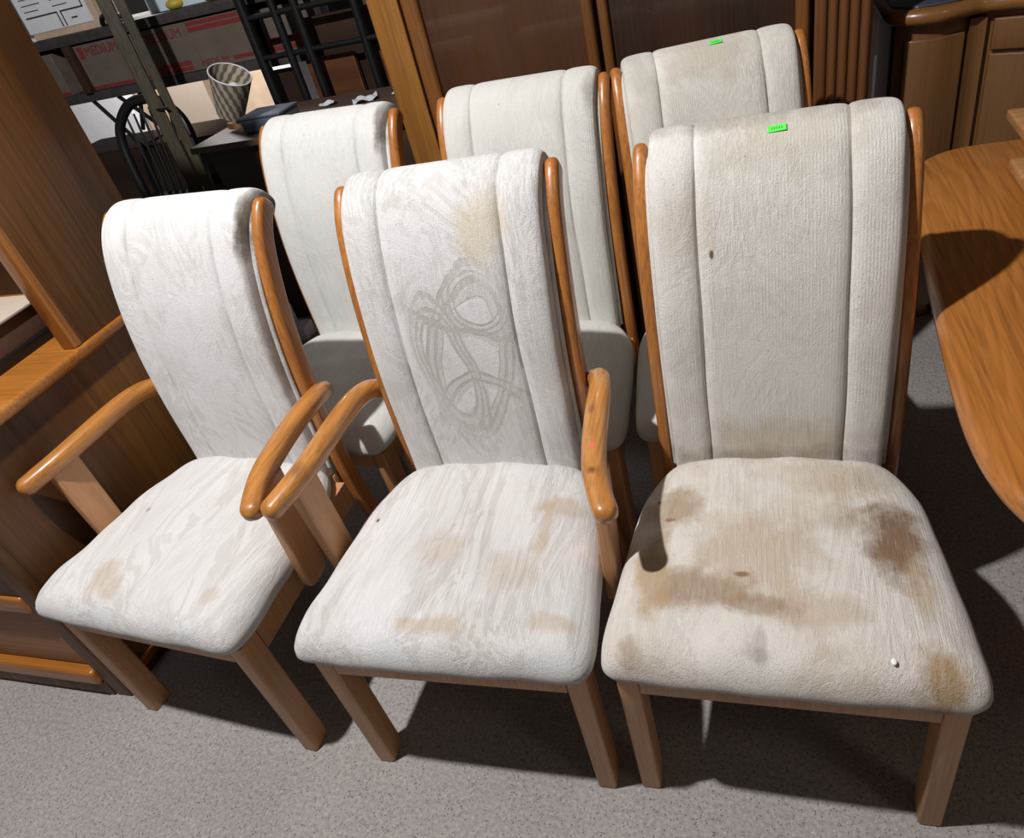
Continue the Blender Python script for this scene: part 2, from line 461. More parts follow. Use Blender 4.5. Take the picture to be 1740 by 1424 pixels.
def floor_material():
    m, nt, b = new_mat('concrete_floor'); N = NB(nt)
    co = N.coord()
    big = N.noise(co, 2.2, 5, 0.6)
    mid = N.noise(co, 115, 6, 0.8)
    fine = N.noise(co, 230, 3, 0.7)
    col = N.ramp(big, [(0.3, (0.285, 0.262, 0.250)), (0.7, (0.355, 0.33, 0.315))])
    col = N.mix(N.ramp(mid, [(0.38, 0.6), (0.52, 0.0)]), col, (0.16, 0.147, 0.14))
    col = N.mix(N.ramp(mid, [(0.52, 0.0), (0.68, 0.6)]), col, (0.50, 0.46, 0.43))
    # dark and pale grit
    sp = N.voronoi(co, 210, 'F1', 'Distance')
    sel = N.voronoi(co, 210, 'F1', 'Color')
    seld = N.ramp(sel, [(0.26, 1.0), (0.36, 0.0)], 'LINEAR')
    dot = N.ramp(sp, [(0.25, 1.0), (0.45, 0.0)])
    col = N.mix(N.math('MULTIPLY', N.math('MULTIPLY', dot, seld), 0.75), col, (0.055, 0.052, 0.055))
    selp = N.ramp(sel, [(0.86, 0.0), (0.9, 1.0)])
    col = N.mix(N.math('MULTIPLY', N.math('MULTIPLY', dot, selp), 0.5), col, (0.66, 0.62, 0.57))
    nt.links.new(col, b.inputs['Base Color'])
    b.inputs['Roughness'].default_value = 0.75
    nt.links.new(N.bump(N.math('ADD', fine, N.math('MULTIPLY', mid, 1.2)), 0.35, 0.002), b.inputs['Normal'])
    return m


# ------------------------------------------------------------------ setting
bm = bmesh.new()
add_box(bm, (-6.5, -2.5, -0.1), (3.5, 7.0, 0.0))
tag(finish('floor', bm, floor_material(), smooth=False), None, None, kind='structure')
wall_mat = plain('dim_warehouse_wall', (0.035, 0.030, 0.028), 0.9, 0, 0.3, 3, 0.1)
bm = bmesh.new(); add_box(bm, (-6.5, 6.9, 0), (3.5, 7.0, 4.2))
tag(finish('wall_back', bm, wall_mat, smooth=False), None, None, kind='structure')
bm = bmesh.new(); add_box(bm, (-6.5, -2.5, 4.2), (3.5, 7.0, 4.3))
tag(finish('ceiling', bm, wall_mat, smooth=False), None, None, kind='structure')

# ------------------------------------------------------------------ chairs
# spine of the upholstered back: (y, z) pairs; it rolls over at the top
SPINE = [(0.030, 0.415), (0.033, 0.47), (0.036, 0.56), (0.042, 0.66), (0.054, 0.77), (0.077, 0.885), (0.108, 0.975),
         (0.142, 1.031), (0.178, 1.051), (0.207, 1.040), (0.222, 1.012)]


def back_cushion():
    bm = bmesh.new()
    sp = catmull(SPINE, 90)
    NX = 150
    rings = []
    n = len(sp)
    for i, p in enumerate(sp):
        t = (sp[min(i + 1, n - 1)] - sp[max(i - 1, 0)]).normalized()
        nf = Vector((-t.y, t.x))           # points to the sitter (-y) when the spine rises
        s = i / (n - 1)
        hw = 0.196 + 0.007 * min(1, s / 0.7)
        T = 0.033
        e = (1 - s) / 0.05
        if e < 1: T *= math.sqrt(max(0.03, 1 - (1 - e) ** 2)); hw -= 0.006 * (1 - e)
        e0 = s / 0.03
        if e0 < 1: T *= 0.7 + 0.3 * e0
        wr = 0.0005 * math.sin(29 * s + 1.3)
        loop = []
        for side in (1, -1):
            for k in range(NX + 1):
                u = -math.cos(PI * k / NX) * 0.35 + (2 * k / NX - 1) * 0.65
                if side < 0: u = -u
                x = u * hw
                prof = max(0.0, 1 - abs(u) ** 20) ** (1 / 2.2)
                if side > 0:
                    g = 0.0065 * math.exp(-((abs(x) - 0.1225) / 0.0024) ** 2) + 0.0050 * math.exp(-((abs(x) - 0.1225) / 0.011) ** 2)
                    fade = 1 - 0.85 * max(0, min(1, (s - 0.62) / 0.2))
                    g *= 0.35 + 0.65 * fade
                    puff = fade * (0.0022 * math.cos(min(1, abs(abs(x) - 0.160) / 0.0375) * PI / 2) if abs(x) > 0.1225 else 0.0030 * (1 - (x / 0.1225) ** 4))
                    w = T * (0.38 + 0.62 * prof) + (puff - g + wr) * prof * min(1, e if e < 1 else 1)
                else:
                    w = -T * (0.25 + 0.6 * prof)
                if k == NX: continue
                q = p + nf * w
                loop.append((x + 0.0008 * math.sin(23 * s + 3 * u), q.x, q.y))
        rings.append(loop)
    loft(bm, rings)
    return bm


def welt_tube(sx):
    bm = bmesh.new()
    sp = catmull(SPINE, 60)[3:-6]
    pts = []
    for i, p in enumerate(sp):
        t = (sp[min(i + 1, len(sp) - 1)] - sp[max(i - 1, 0)]).normalized()
        nf = Vector((-t.y, t.x)); s = i / len(sp)
        q = p - nf * 0.002
        pts.append((sx * (0.1995 + 0.006 * min(1, s / .7)), q.x, q.y))
    tube(bm, pts, 0.0054, 8)
    return bm


SEAT_HALF = [(0, 0.022), (0.06, 0.0225), (0.12, 0.023), (0.17, 0.022), (0.198, 0.015), (0.217, -0.002), (0.234, -0.032), (0.248, -0.066), (0.258, -0.105),
             (0.271, -0.205), (0.281, -0.310), (0.2875, -0.390), (0.2885, -0.428), (0.284, -0.452), (0.270, -0.467),
             (0.245, -0.4725), (0.18, -0.474), (0.12, -0.4745), (0.06, -0.475), (0, -0.475)]


def seat_cushion():
    bm = bmesh.new()
    half = catmull(SEAT_HALF, 141)
    loop = [Vector((p.x, p.y)) for p in half] + [Vector((-p.x, p.y)) for p in half[-2:0:-1]]
    n = len(loop)
    cen = Vector((0, -0.225))
    nr = []
    for i in range(n):
        t = (loop[(i + 1) % n] - loop[i - 1]).normalized()
        nr.append(Vector((-t.y, t.x)) if (Vector((-t.y, t.x))).dot(loop[i] - cen) > 0 else Vector((t.y, -t.x)))
    prof = [(0.034, 0.394), (0.019, 0.3965), (0.009, 0.403), (0.003, 0.412), (0.0, 0.423), (0.002, 0.437), (0.0075, 0.450), (0.0155, 0.4615), (0.027, 0.4710),
            (0.042, 0.478), (0.060, 0.4825), (0.080, 0.4855)]
    def inset(p, k):
        d = p - cen; return cen + d * (1 - k / 0.26)
    rings = []
    for ins, z in prof:
        rings.append([(inset(p, ins).x, inset(p, ins).y, z + (0.0018 * math.sin(p.x * 47) * math.sin(p.y * 39 + 1)) * (1 if z > .4 else 0)) for p in loop])
    base = [inset(p, 0.080) for p in loop]
    K = 26
    for k in range(1, K):
        f = 1 - k / K
        rg = []
        for b in base:
            q = cen + (b - cen) * f
            z = 0.4855 + 0.009 * (1 - f * f)
            rg.append((q.x, q.y, z))
        rings.append(rg)
    out = []
    for r in rings:
        o = []
        for x, y, z in r:
            if z > 0.40:
                z -= 0.0022 * math.exp(-((abs(x) - 0.123) / 0.0028) ** 2) * min(1, (z - 0.40) / 0.05)
                z += 0.015 * max(0.0, 1 - (x / 0.19) ** 2) * max(0.0, min(1.0, (y + 0.16) / 0.15)) ** 1.5 - 0.004 * max(0.0, min(1.0, (abs(x) - 0.19) / 0.05)) * max(0.0, min(1.0, (y + 0.10) / 0.1))
                z += 0.0012 * math.sin(x * 33 + y * 21) + 0.0010 * math.sin(y * 57 - x * 18)
            o.append((x, y, z))
        out.append(o)
    vr = loft(bm, out, True, False)
    c = bm.verts.new((0, cen.y, 0.4945))
    last = vr[-1]
    for i in range(n): bm.faces.new((last[i], last[(i + 1) % n], c))
    return bm


POST = [(0.121, 0.0), (0.091, 0.16), (0.069, 0.33), (0.062, 0.43), (0.062, 0.52), (0.067, 0.64), (0.081, 0.77), (0.105, 0.89), (0.136, 0.985), (0.163, 1.030), (0.178, 1.045)]


def back_post(sx):
    bm = bmesh.new()
    sp = catmull(POST, 60); n = len(sp)
    rings = []
    for i, p in enumerate(sp):
        t = (sp[min(i + 1, n - 1)] - sp[max(i - 1, 0)]).normalized()
        nf = Vector((-t.y, t.x)); s = i / (n - 1)
        hd = 0.0235
        hx = 0.0140
        if s < 0.02: hd -= 0.003; hx -= 0.003
        loop = []
        for (a, b_) in rrect(hx, hd, 0.0125, 5):
            q = p + nf * b_
            loop.append((sx * 0.2180 + a, q.x, q.y))
        rings.append(loop)
    # rounded finial
    t = (sp[-1] - sp[-2]).normalized(); nf = Vector((-t.y, t.x))
    for k in range(1, 8):
        a = k / 8 * PI / 2
        f = math.cos(a); up = math.sin(a) * 0.020
        loop = []
        for (x, b_) in rrect(0.0140 * f, 0.0235 * f, 0.0125 * f, 5):
            q = sp[-1] + t * up + nf * b_
            loop.append((sx * 0.2180 + x, q.x, q.y))
        rings.append(loop)
    loft(bm, rings)
    return bm


def front_leg(sx):
    bm = bmesh.new()
    rings = []
    cx, cy = sx * 0.249, -0.4215
    for z, k in ((0, 0.9), (0.004, 1.0), (0.394, 1.0)):
        rings.append([(cx + a * k, cy + b * k, z) for a, b in rrect(0.0195, 0.0265, 0.006, 3)])
    loft(bm, rings)
    return bm


def seat_frame():
    bm = bmesh.new()
    add_box(bm, (-0.2295, -0.4465, 0.343), (0.2295, -0.422, 0.396), 0.002)
    add_box(bm, (-0.20, 0.03, 0.340), (0.20, 0.052, 0.41), 0.002)
    for sx in (-1, 1):
        pa = Vector((sx * 0.254, -0.3945)); pb = Vector((sx * 0.219, 0.024))
        d = (pb - pa).normalized(); nn = Vector((d.y, -d.x)) * 0.011
        c = [pa + nn, pb + nn, pb - nn, pa - nn]
        loft(bm, [[(q.x, q.y, 0.330) for q in c], [(q.x, q.y, 0.398) for q in c]])
    return bm


ARM = [(0.248, 0.078, 0.642), (0.262, 0.052, 0.656), (0.271, 0.005, 0.664), (0.275, -0.06, 0.665), (0.281, -0.135, 0.660),
       (0.290, -0.205, 0.653), (0.305, -0.257, 0.645), (0.319, -0.292, 0.638)]


def armrest(sx):
    bm = bmesh.new()
    sp = catmull(ARM, 48); n = len(sp)
    rings = []
    def ring(p, t, k, w=0.0215, h=0.0205):
        side = Vector((t.y, -t.x, 0)).normalized(); up = side.cross(t).normalized()
        return [tuple(p + side * a * k + up * b * k) for a, b in rrect(w, h, 0.0165, 5)]
    def fix(r): return [(sx * x, y, z) for x, y, z in r]
    t0 = (sp[1] - sp[0]).normalized(); t1 = (sp[-1] - sp[-2]).normalized()
    for k in range(7, 0, -1):
        a = k / 8 * PI / 2
        rings.append(fix(ring(sp[0] - t0 * math.sin(a) * 0.016, t0, math.cos(a))))
    for i, p in enumerate(sp):
        t = (sp[min(i + 1, n - 1)] - sp[max(i - 1, 0)]).normalized()
        rings.append(fix(ring(p, t, 1.0 + 0.05 * math.sin(i / n * PI))))
    for k in range(1, 8):
        a = k / 8 * PI / 2
        rings.append(fix(ring(sp[-1] + t1 * math.sin(a) * 0.021, t1, math.cos(a))))
    loft(bm, rings)
    return bm


def arm_support(sx):
    bm = bmesh.new()
    rings = []
    for k, (x, y, z, w, d) in enumerate([(0.2835, -0.222, 0.345, 0.006, 0.018), (0.2845, -0.222, 0.352, 0.011, 0.027), (0.286, -0.222, 0.368, 0.0125, 0.032),
                                         (0.290, -0.220, 0.45, 0.0125, 0.034), (0.296, -0.218, 0.56, 0.0125, 0.036), (0.2985, -0.217, 0.643, 0.0125, 0.038)]):
        rings.append([(sx * (x + a), y + b, z) for a, b in rrect(w, d, 0.005, 3)])
    loft(bm, rings)
    return bm


MESH = {}


def shared(key, builder, mats=None):
    if key not in MESH:
        bm = builder(); bmesh.ops.recalc_face_normals(bm, faces=bm.faces)
        me = bpy.data.meshes.new(key); bm.to_mesh(me); bm.free()
        for p in me.polygons: p.use_smooth = True
        me.set_sharp_from_angle(angle=math.radians(50))
        MESH[key] = me
    return MESH[key]


def part(name, key, builder, mat, parent):
    me = shared(key, builder)
    if not me.materials: me.materials.append(None)
    o = bpy.data.objects.new(name, me); COL.objects.link(o)
    o.material_slots[0].link = 'OBJECT'; o.material_slots[0].material = mat
    o.parent = parent
    return o


def chair(loc, rz, label, seat_mat, back_mat, arms=False, arm_mat=None, group=None):
    t = empty('dining_armchair' if arms else 'dining_chair', (loc[0], loc[1], 0), rz)
    tag(t, label, 'chair', group)
    part('seat', 'seat', seat_cushion, seat_mat, t)
    bk = part('backrest', 'backrest', back_cushion, back_mat, t)
    for sx in (-1, 1): part('piping', 'piping%d' % sx, lambda: welt_tube(sx), back_mat, bk)
    part('seat_frame', 'seat_frame', seat_frame, oak_leg, t)
    for sx in (-1, 1):
        part('leg', 'leg%d' % sx, lambda: front_leg(sx), oak_leg, t)
        part('back_post', 'post%d' % sx, lambda: back_post(sx), oak_post, t)
        if arms:
            part('armrest', 'arm%d' % sx, lambda: armrest(sx), arm_mat or oak_arm, t)
            part('arm_support', 'support%d' % sx, lambda: arm_support(sx), oak_leg, t)
    return t


BR = (0.30, 0.17, 0.075); TAN = (0.50, 0.35, 0.20); DK = (0.17, 0.10, 0.05); GR = (0.30, 0.26, 0.20)
W0 = (0.80, 0.79, 0.785); W1 = (0.53, 0.505, 0.475)
seatA = fabric('stained_cream_seat', 'XY', 1.0, (0.84, 0.80, 0.74), (0.66, 0.61, 0.54), 0.7, rib=1.1, grime=0.75, relief=1.2, blobs=[
    ((0.185, -0.205, 0.487), (0.050, 0.085, 0.2), (0.24, 0.13, 0.06), 1.0), ((-0.13, -0.33, 0.487), (0.085, 0.040, 0.2), BR, 0.7),
    ((-0.21, -0.31, 0.487), (0.03, 0.09, 0.2), TAN, 0.85), ((-0.19, -0.14, 0.487), (0.055, 0.050, 0.2), (0.42, 0.30, 0.18), 0.8),
    ((-0.04, -0.25, 0.487), (0.11, 0.10, 0.2), TAN, 0.5), ((0.05, -0.36, 0.487), (0.10, 0.03, 0.2), TAN, 0.45),
    ((0.22, -0.45, 0.46), (0.035, 0.045, 0.2), (0.42, 0.28, 0.15), 0.9), ((0.21, -0.30, 0.487), (0.02, 0.07, 0.2), TAN, 0.55),
    ((-0.232, -0.445, 0.46), (0.020, 0.024, 0.2), BR, 0.5), ((-0.03, -0.42, 0.487), (0.010, 0.035, 0.2), GR, 0.4),
    ((0.12, -0.07, 0.487), (0.09, 0.05, 0.2), TAN, 0.5), ((0.10, -0.16, 0.487), (0.03, 0.04, 0.2), BR, 0.3),
    ((-0.215, -0.125, 0.487), (0.004, 0.005, 0.2), DK, 1.0), ((-0.06, -0.30, 0.487), (0.012, 0.006, 0.2), BR, 1.0), ((-0.19, -0.175, 0.487), (0.010, 0.004, 0.2), BR, 0.9), ((-0.03, -0.36, 0.487), (0.05, 0.02, 0.2), BR, 0.5), ((-0.035, -0.44, 0.47), (0.02, 0.010, 0.2), (0.2, 0.18, 0.14), 0.3)])
backA = fabric('stained_cream_back', 'XZ', 4.0, (0.84, 0.82, 0.78), (0.68, 0.655, 0.60), 0.6, rib=1.2, grime=0.35, relief=1.1, blobs=[
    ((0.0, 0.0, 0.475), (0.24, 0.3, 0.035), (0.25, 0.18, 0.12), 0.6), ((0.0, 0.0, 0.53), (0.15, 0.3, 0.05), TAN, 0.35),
    ((-0.14, 0.1, 0.95), (0.05, 0.3, 0.06), TAN, 0.25), ((0.02, 0.15, 1.06), (0.13, 0.3, 0.05), (0.46, 0.40, 0.26), 0.35),
    ((-0.099, 0.03, 0.905), (0.0035, 0.3, 0.007), DK, 1.0), ((0.0, 0.2, 1.085), (0.22, 0.05, 0.02), GR, 0.5)])
seatB = fabric('white_seat_with_tan_marks', 'XY', 7.0, W0, W1, 0.85, rib=0.9, grime=0.18, blobs=[
    ((0.185, -0.13, 0.487), (0.050, 0.030, 0.2), TAN, 0.5), ((0.165, -0.20, 0.487), (0.015, 0.07, 0.2), TAN, 0.5),
    ((-0.03, -0.25, 0.487), (0.05, 0.04, 0.2), TAN, 0.35), ((0.0, -0.42, 0.487), (0.06, 0.016, 0.2), TAN, 0.5),
    ((0.22, -0.40, 0.48), (0.04, 0.02, 0.2), TAN, 0.45), ((0.12, -0.30, 0.487), (0.05, 0.05, 0.2), TAN, 0.3),
    ((-0.205, -0.175, 0.48), (0.004, 0.005, 0.2), DK, 1.0)])
backB = fabric('white_back_with_brushed_swirls', 'XZ', 9.0, W0, W1, 0.7, swirl=1.0, rib=0.9, blobs=[
    ((0.09, 0.1, 0.99), (0.05, 0.3, 0.06), (0.62, 0.50, 0.28), 0.45)])
seatC = fabric('white_seat_faint_tan', 'XY', 12.0, W0, W1, 0.75, rib=0.6, grime=0.12, blobs=[
    ((-0.10, -0.39, 0.487), (0.035, 0.045, 0.2), TAN, 0.45), ((-0.05, -0.41, 0.487), (0.02, 0.03, 0.2), TAN, 0.35),
    ((0.20, -0.39, 0.48), (0.02, 0.02, 0.2), TAN, 0.35), ((-0.15, -0.2, 0.487), (0.006, 0.008, 0.2), GR, 0.9)])
backC = fabric('white_back_brushed', 'XZ', 14.0, W0, W1, 0.65, rib=0.5, blobs=[
    ((0.200, 0.15, 1.03), (0.014, 0.3, 0.06), (0.12, 0.10, 0.075), 0.9), ((0.20, 0.1, 0.85), (0.010, 0.3, 0.2), (0.30, 0.26, 0.22), 0.45), ((0.14, 0.1, 0.8), (0.05, 0.3, 0.1), GR, 0.12)])
seatD = fabric('white_seat_rear', 'XY', 17.0, (0.74, 0.73, 0.69), (0.60, 0.585, 0.55), 0.6, rib=0.6)
backD = fabric('white_back_rear', 'XZ', 19.0, (0.80, 0.80, 0.78), (0.64, 0.635, 0.61), 0.5, rib=0.7, blobs=[
    ((0.197, 0.15, 1.04), (0.015, 0.3, 0.05), (0.16, 0.13, 0.10), 0.8)])
seatE = fabric('ivory_seat_rear', 'XY', 22.0, (0.74, 0.73, 0.68), (0.60, 0.585, 0.54), 0.6, rib=0.6)
backE = fabric('ivory_back_rear', 'XZ', 24.0, (0.78, 0.775, 0.73), (0.62, 0.615, 0.57), 0.5, rib=1.0, grime=0.15, blobs=[
    ((0.19, 0.15, 1.04), (0.018, 0.3, 0.03), (0.24, 0.2, 0.16), 0.5)])
seatF = fabric('grey_cream_seat_rear', 'XY', 27.0, (0.74, 0.73, 0.68), (0.60, 0.585, 0.54), 0.6, rib=0.6)
backF = fabric('grey_cream_back_rear', 'XZ', 29.0, (0.76, 0.74, 0.68), (0.60, 0.58, 0.52), 0.5, rib=1.0, grime=0.4, blobs=[
    ((0.0, 0.15, 1.06), (0.10, 0.3, 0.05), (0.44, 0.36, 0.24), 0.4), ((-0.16, 0.15, 1.05), (0.04, 0.3, 0.05), GR, 0.3)])

chA = chair((0.000, 1.097), 0.013, 'armless oak dining chair in front, cream seat heavily stained brown, green sticker on its back', seatA, backA)
chB = chair((-0.593, 1.073), 0.031, 'oak armchair in the front middle with swirl-brushed white back and faint tan marks', seatB, backB, True, oak_arm_b)
chC = chair((-1.242, 1.081), -0.075, 'oak armchair at the front beside the golden oak cabinet, cleanest white seat', seatC, backC, True)
chD = chair((-1.186, 1.665), -0.079, 'armless white dining chair behind the two armchairs, directly behind the left armchair', seatD, backD)
chE = chair((-0.608, 1.670), -0.017, 'armless ivory dining chair in the back row directly behind the middle armchair', seatE, backE)
chF = chair((-0.112, 1.738), 0.209, 'greyish cream armless dining chair turned askew, at the back before the fluted column', seatF, backF)


def sticker(parent, x, ty, tilt):
    """lays the label on the rolled top of the back cushion, at depth ty"""
    sp = catmull(SPINE, 400); best = None
    for i in range(150, 399):
        t = (sp[i + 1] - sp[i]).normalized(); nf = Vector((-t.y, t.x))
        q = sp[i] + nf * 0.0345
        if best is None or abs(q.x - ty) < abs(best[0].x - ty): best = (q, nf)
    q, nf = best
    bm = bmesh.new()
    add_box(bm, (-0.0145, -0.0006, -0.0068), (0.0145, 0.0006, 0.0068), 0.0003, 1)
    o = finish('price_sticker', bm, green_label, parent)
    o.location = (x, q.x + nf.x * 0.001, q.y + nf.y * 0.001)
    o.rotation_euler = (-math.atan2(nf.y, -nf.x), tilt, 0)
    o['label'] = 'small bright green price sticker'
    b2 = bmesh.new()
    for k in range(5):
        add_box(b2, (-0.009 + k * 0.0038, -0.0009, -0.0022), (-0.0072 + k * 0.0038, -0.0005, 0.0022))
    finish('sticker_print', b2, green_ink, o, smooth=False)
    return o


sticker(chA, 0.011, 0.140, -0.06)
sticker(chF, 0.022, 0.155, -0.06)

bm = bmesh.new()
bmesh.ops.create_uvsphere(bm, u_segments=12, v_segments=8, radius=0.0042)
for v in bm.verts: v.co.z *= 0.5; v.co.y *= 1.35
o = finish('paint_chip', bm, white_chip); o.location = (0.159, 0.660, 0.4835)
tag(o, 'tiny white chip lying on the brown-stained cream seat', 'chip')

# ------------------------------------------------------------------ table on the right
tbl = empty('dining_table', (0.85, 1.35, 0))
tag(tbl, 'oak dining table at the right edge with bowed side and rounded bullnose top', 'table')
edge = [(0.56, 0.562), (0.40, 0.625), (0.335, 0.672), (0.295, 0.722), (0.272, 0.785), (0.260, 0.870), (0.259, 0.980), (0.264, 1.10), (0.272, 1.26), (0.283, 1.42),
        (0.300, 1.60), (0.318, 1.76), (0.335, 1.865), (0.350, 1.905), (0.380, 1.937), (0.422, 1.962), (0.480, 1.975), (0.60, 1.982)]
edge = [(p.x, p.y) for p in catmull([Vector(p) for p in edge], 90)]
cx_ = 0.95
outl = edge + [(2 * cx_ - x, 2.54 - y) for x, y in edge]
bm = bmesh.new(); prism(bm, [(x - 0.85, y - 1.35) for x, y in outl], 0.702, 0.740, 0.0185, 6)
finish('tabletop', bm, oak_table, tbl, angle=60)
bm = bmesh.new(); add_box(bm, (-0.28, -0.42, 0.62), (0.45, 0.28, 0.702), 0.004)
finish('apron', bm, oak_leg, tbl)
for yy in (-0.32, 0.22):
    bm = bmesh.new()
    add_box(bm, (-0.02, yy - 0.05, 0.07), (0.22, yy + 0.05, 0.62), 0.01)
    add_box(bm, (-0.24, yy - 0.045, 0.0), (0.44, yy + 0.045, 0.075), 0.02, 3)
    finish('pedestal', bm, oak_leg, tbl)

for nm, lo, hi, lab in (('near', (0.505, 1.33, 0.7405), (1.35, 1.785, 0.768), 'oak leaf board lying on the table, the nearer of two'),
                        ('far', (0.572, 1.90, 0.7405), (1.35, 2.11, 0.768), 'oak leaf board at the far end of the table, overhanging it')):
    bm = bmesh.new(); add_box(bm, lo, hi, 0.007, 3)
    c = Vector(((lo[0] + hi[0]) / 2, (lo[1] + hi[1]) / 2, lo[2]))
    for v in bm.verts: v.co -= c
    o = finish('table_leaf', bm, oak_slab); o.location = c
    tag(o, lab, 'board', 'leaf boards on the table')

# ------------------------------------------------------------------ golden oak cabinet with hutch on the left
X0, YF, ZT = -1.609, 0.680, 0.800
ent = empty('entertainment_cabinet', (-2.20, 1.10, 0))
tag(ent, 'tall golden oak cabinet with open upper section on the far left', 'cabinet')
def loc(bm, o=Vector((-2.20, 1.10, 0))):
    for v in bm.verts: v.co -= o
    return bm
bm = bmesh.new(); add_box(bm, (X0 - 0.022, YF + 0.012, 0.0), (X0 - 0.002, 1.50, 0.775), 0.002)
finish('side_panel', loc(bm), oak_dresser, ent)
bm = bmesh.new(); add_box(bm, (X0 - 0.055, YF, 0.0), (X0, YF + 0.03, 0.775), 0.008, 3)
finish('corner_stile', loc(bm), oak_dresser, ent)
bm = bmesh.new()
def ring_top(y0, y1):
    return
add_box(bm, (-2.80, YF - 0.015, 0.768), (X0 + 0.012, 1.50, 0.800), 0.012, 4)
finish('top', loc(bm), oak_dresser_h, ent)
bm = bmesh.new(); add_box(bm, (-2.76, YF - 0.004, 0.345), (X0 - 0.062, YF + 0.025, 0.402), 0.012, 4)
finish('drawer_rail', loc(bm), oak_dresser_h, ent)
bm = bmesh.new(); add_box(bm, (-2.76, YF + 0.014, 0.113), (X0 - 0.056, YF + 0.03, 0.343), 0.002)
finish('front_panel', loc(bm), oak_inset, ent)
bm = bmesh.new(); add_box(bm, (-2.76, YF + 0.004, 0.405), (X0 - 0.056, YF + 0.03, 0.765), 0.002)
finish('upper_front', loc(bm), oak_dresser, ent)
bm = bmesh.new(); add_box(bm, (-2.76, YF - 0.012, 0.058), (X0 - 0.057, YF + 0.03, 0.110), 0.013, 4)
finish('bottom_rail', loc(bm), oak_dresser_h, ent)
bm = bmesh.new(); add_box(bm, (-2.76, YF - 0.002, 0.0), (X0 - 0.057, YF + 0.03, 0.058), 0.003)
finish('kick_board', loc(bm), oak_dresser, ent)
bm = bmesh.new(); add_box(bm, (X0 - 0.004, YF + 0.03, 0.032), (X0 + 0.008, 1.48, 0.056), 0.005, 3)
finish('base_moulding', loc(bm), oak_dresser_v, ent)
bm = bmesh.new(); add_box(bm, (-2.78, 1.475, 0.05), (X0 - 0.024, 1.495, 0.77))
finish('back_board', loc(bm), oak_dresser, ent)
for x1 in (X0 + 0.002, -2.74):
    bm = bmesh.new(); add_box(bm, (x1 - 0.020, 1.143, 0.800), (x1, 1.476, 1.96), 0.002)
    h = finish('hutch_panel', loc(bm), oak_dresser, ent)
    bm = bmesh.new()
    rings = []
    for z, k in ((0.8005, 0.9), (0.803, 1.0), (1.96, 1.0)):
        rings.append([(x1 - 0.022 + a * k, 1.133 + b * k, z) for a, b in rrect(0.024, 0.016, 0.013, 5)])
    loft(bm, rings)
    finish('edge_trim', loc(bm), oak_dresser_v, h)
bm = bmesh.new(); add_box(bm, (-2.738, 1.455, 0.80), (X0 - 0.018, 1.473, 1.955))
finish('hutch_back', loc(bm), dark_wood, ent)
bm = bmesh.new(); add_box(bm, (-2.77, 1.11, 1.96), (X0 + 0.02, 1.50, 1.99), 0.008, 3)
finish('hutch_top', loc(bm), oak_dresser_h, ent)

bx = empty('storage_box', (-2.10, 1.05, 0.80))
tag(bx, 'low dark brown box with beige top and black plinth inside the golden oak cabinet', 'box')
bm = bmesh.new(); add_box(bm, (-0.45, -0.26, 0.026), (0.352, 0.172, 0.094), 0.002); finish('body', bm, box_dark, bx)
bm = bmesh.new(); add_box(bm, (-0.455, -0.265, 0.0005), (0.358, 0.175, 0.026), 0.002); finish('plinth', bm, box_black, bx)
bm = bmesh.new(); add_box(bm, (-0.455, -0.265, 0.094), (0.360, 0.178, 0.101), 0.002); finish('top', bm, box_beige, bx)

# ------------------------------------------------------------------ tall oak wardrobe behind the chairs
YW = 2.20
arm = empty('wardrobe', (-0.45, 2.45, 0))
tag(arm, 'tall oak wardrobe behind the back row with two dark glossy brown doors', 'wardrobe')
oW = Vector((-0.45, 2.45, 0))
bm = bmesh.new()
add_box(bm, (-1.130, 2.24, 0.06), (0.250, 2.72, 2.06), 0.003)
finish('carcass', loc(bm, oW), dark_wood, arm)
bm = bmesh.new(); add_box(bm, (-1.134, YW, 0.0), (-1.036, 2.238, 2.06), 0.005, 3)
finish('pillar', loc(bm, oW), oak_arm_light, arm)['label'] = 'plain light oak pillar'
bm = bmesh.new()
# fluted pilaster: section lofted upwards
sec = []
fl = [(0.112, 0.006)]
for k in range(5):
    x0 = 0.120 + k * 0.0265
    for q in range(7):
        a = q / 6 * PI
        fl.append((x0 + 0.0115 - 0.0115 * math.cos(a), 0.004 - 0.0105 * math.sin(a)))
fl.append((0.253, 0.006))
secf = [(x, YW + y) for x, y in fl] + [(0.253, 2.238), (0.112, 2.238)]
loft(bm, [[(x, y, 0.0) for x, y in secf], [(x, y, 2.06) for x, y in secf]])
finish('fluted_pilaster', loc(bm, oW), oak_fluted, arm, angle=35)['label'] = 'reddish fluted oak pilaster'


def door(xa, xb, wl, wr, pm):
    d_ = bmesh.new(); add_box(d_, (xa + wl - 0.004, YW + 0.018, 0.10), (xb - wr + 0.004, YW + 0.032, 2.02))
    d = finish('door', loc(d_, oW), pm, arm, smooth=False)
    for (p, q) in ((xa, xa + wl), (xb - wr, xb)):
        b2 = bmesh.new()
        w = (q - p) / 2
        rings = [[((p + q) / 2 + a, YW + 0.017 + b, z) for a, b in rrect(w, 0.019, min(w, 0.0135), 5)] for z in (0.09, 2.04)]
        loft(b2, rings); finish('door_stile', loc(b2, oW), oak_stile, d)
    for (z0, z1) in ((0.09, 0.14), (1.99, 2.04)):
        b2 = bmesh.new(); add_box(b2, (xa + wl, YW + 0.004, z0), (xb - wr, YW + 0.034, z1), 0.004)
        finish('door_rail', loc(b2, oW), oak_stile, d)
    return d


door(-1.030, -0.468, 0.054, 0.034, brown_panel)
door(-0.456, 0.100, 0.030, 0.036, brown_panel_dark)
bm = bmesh.new(); add_box(bm, (-1.17, YW - 0.03, 2.06), (0.29, 2.74, 2.13), 0.015, 3)
finish('cornice', loc(bm, oW), oak_stile, arm)

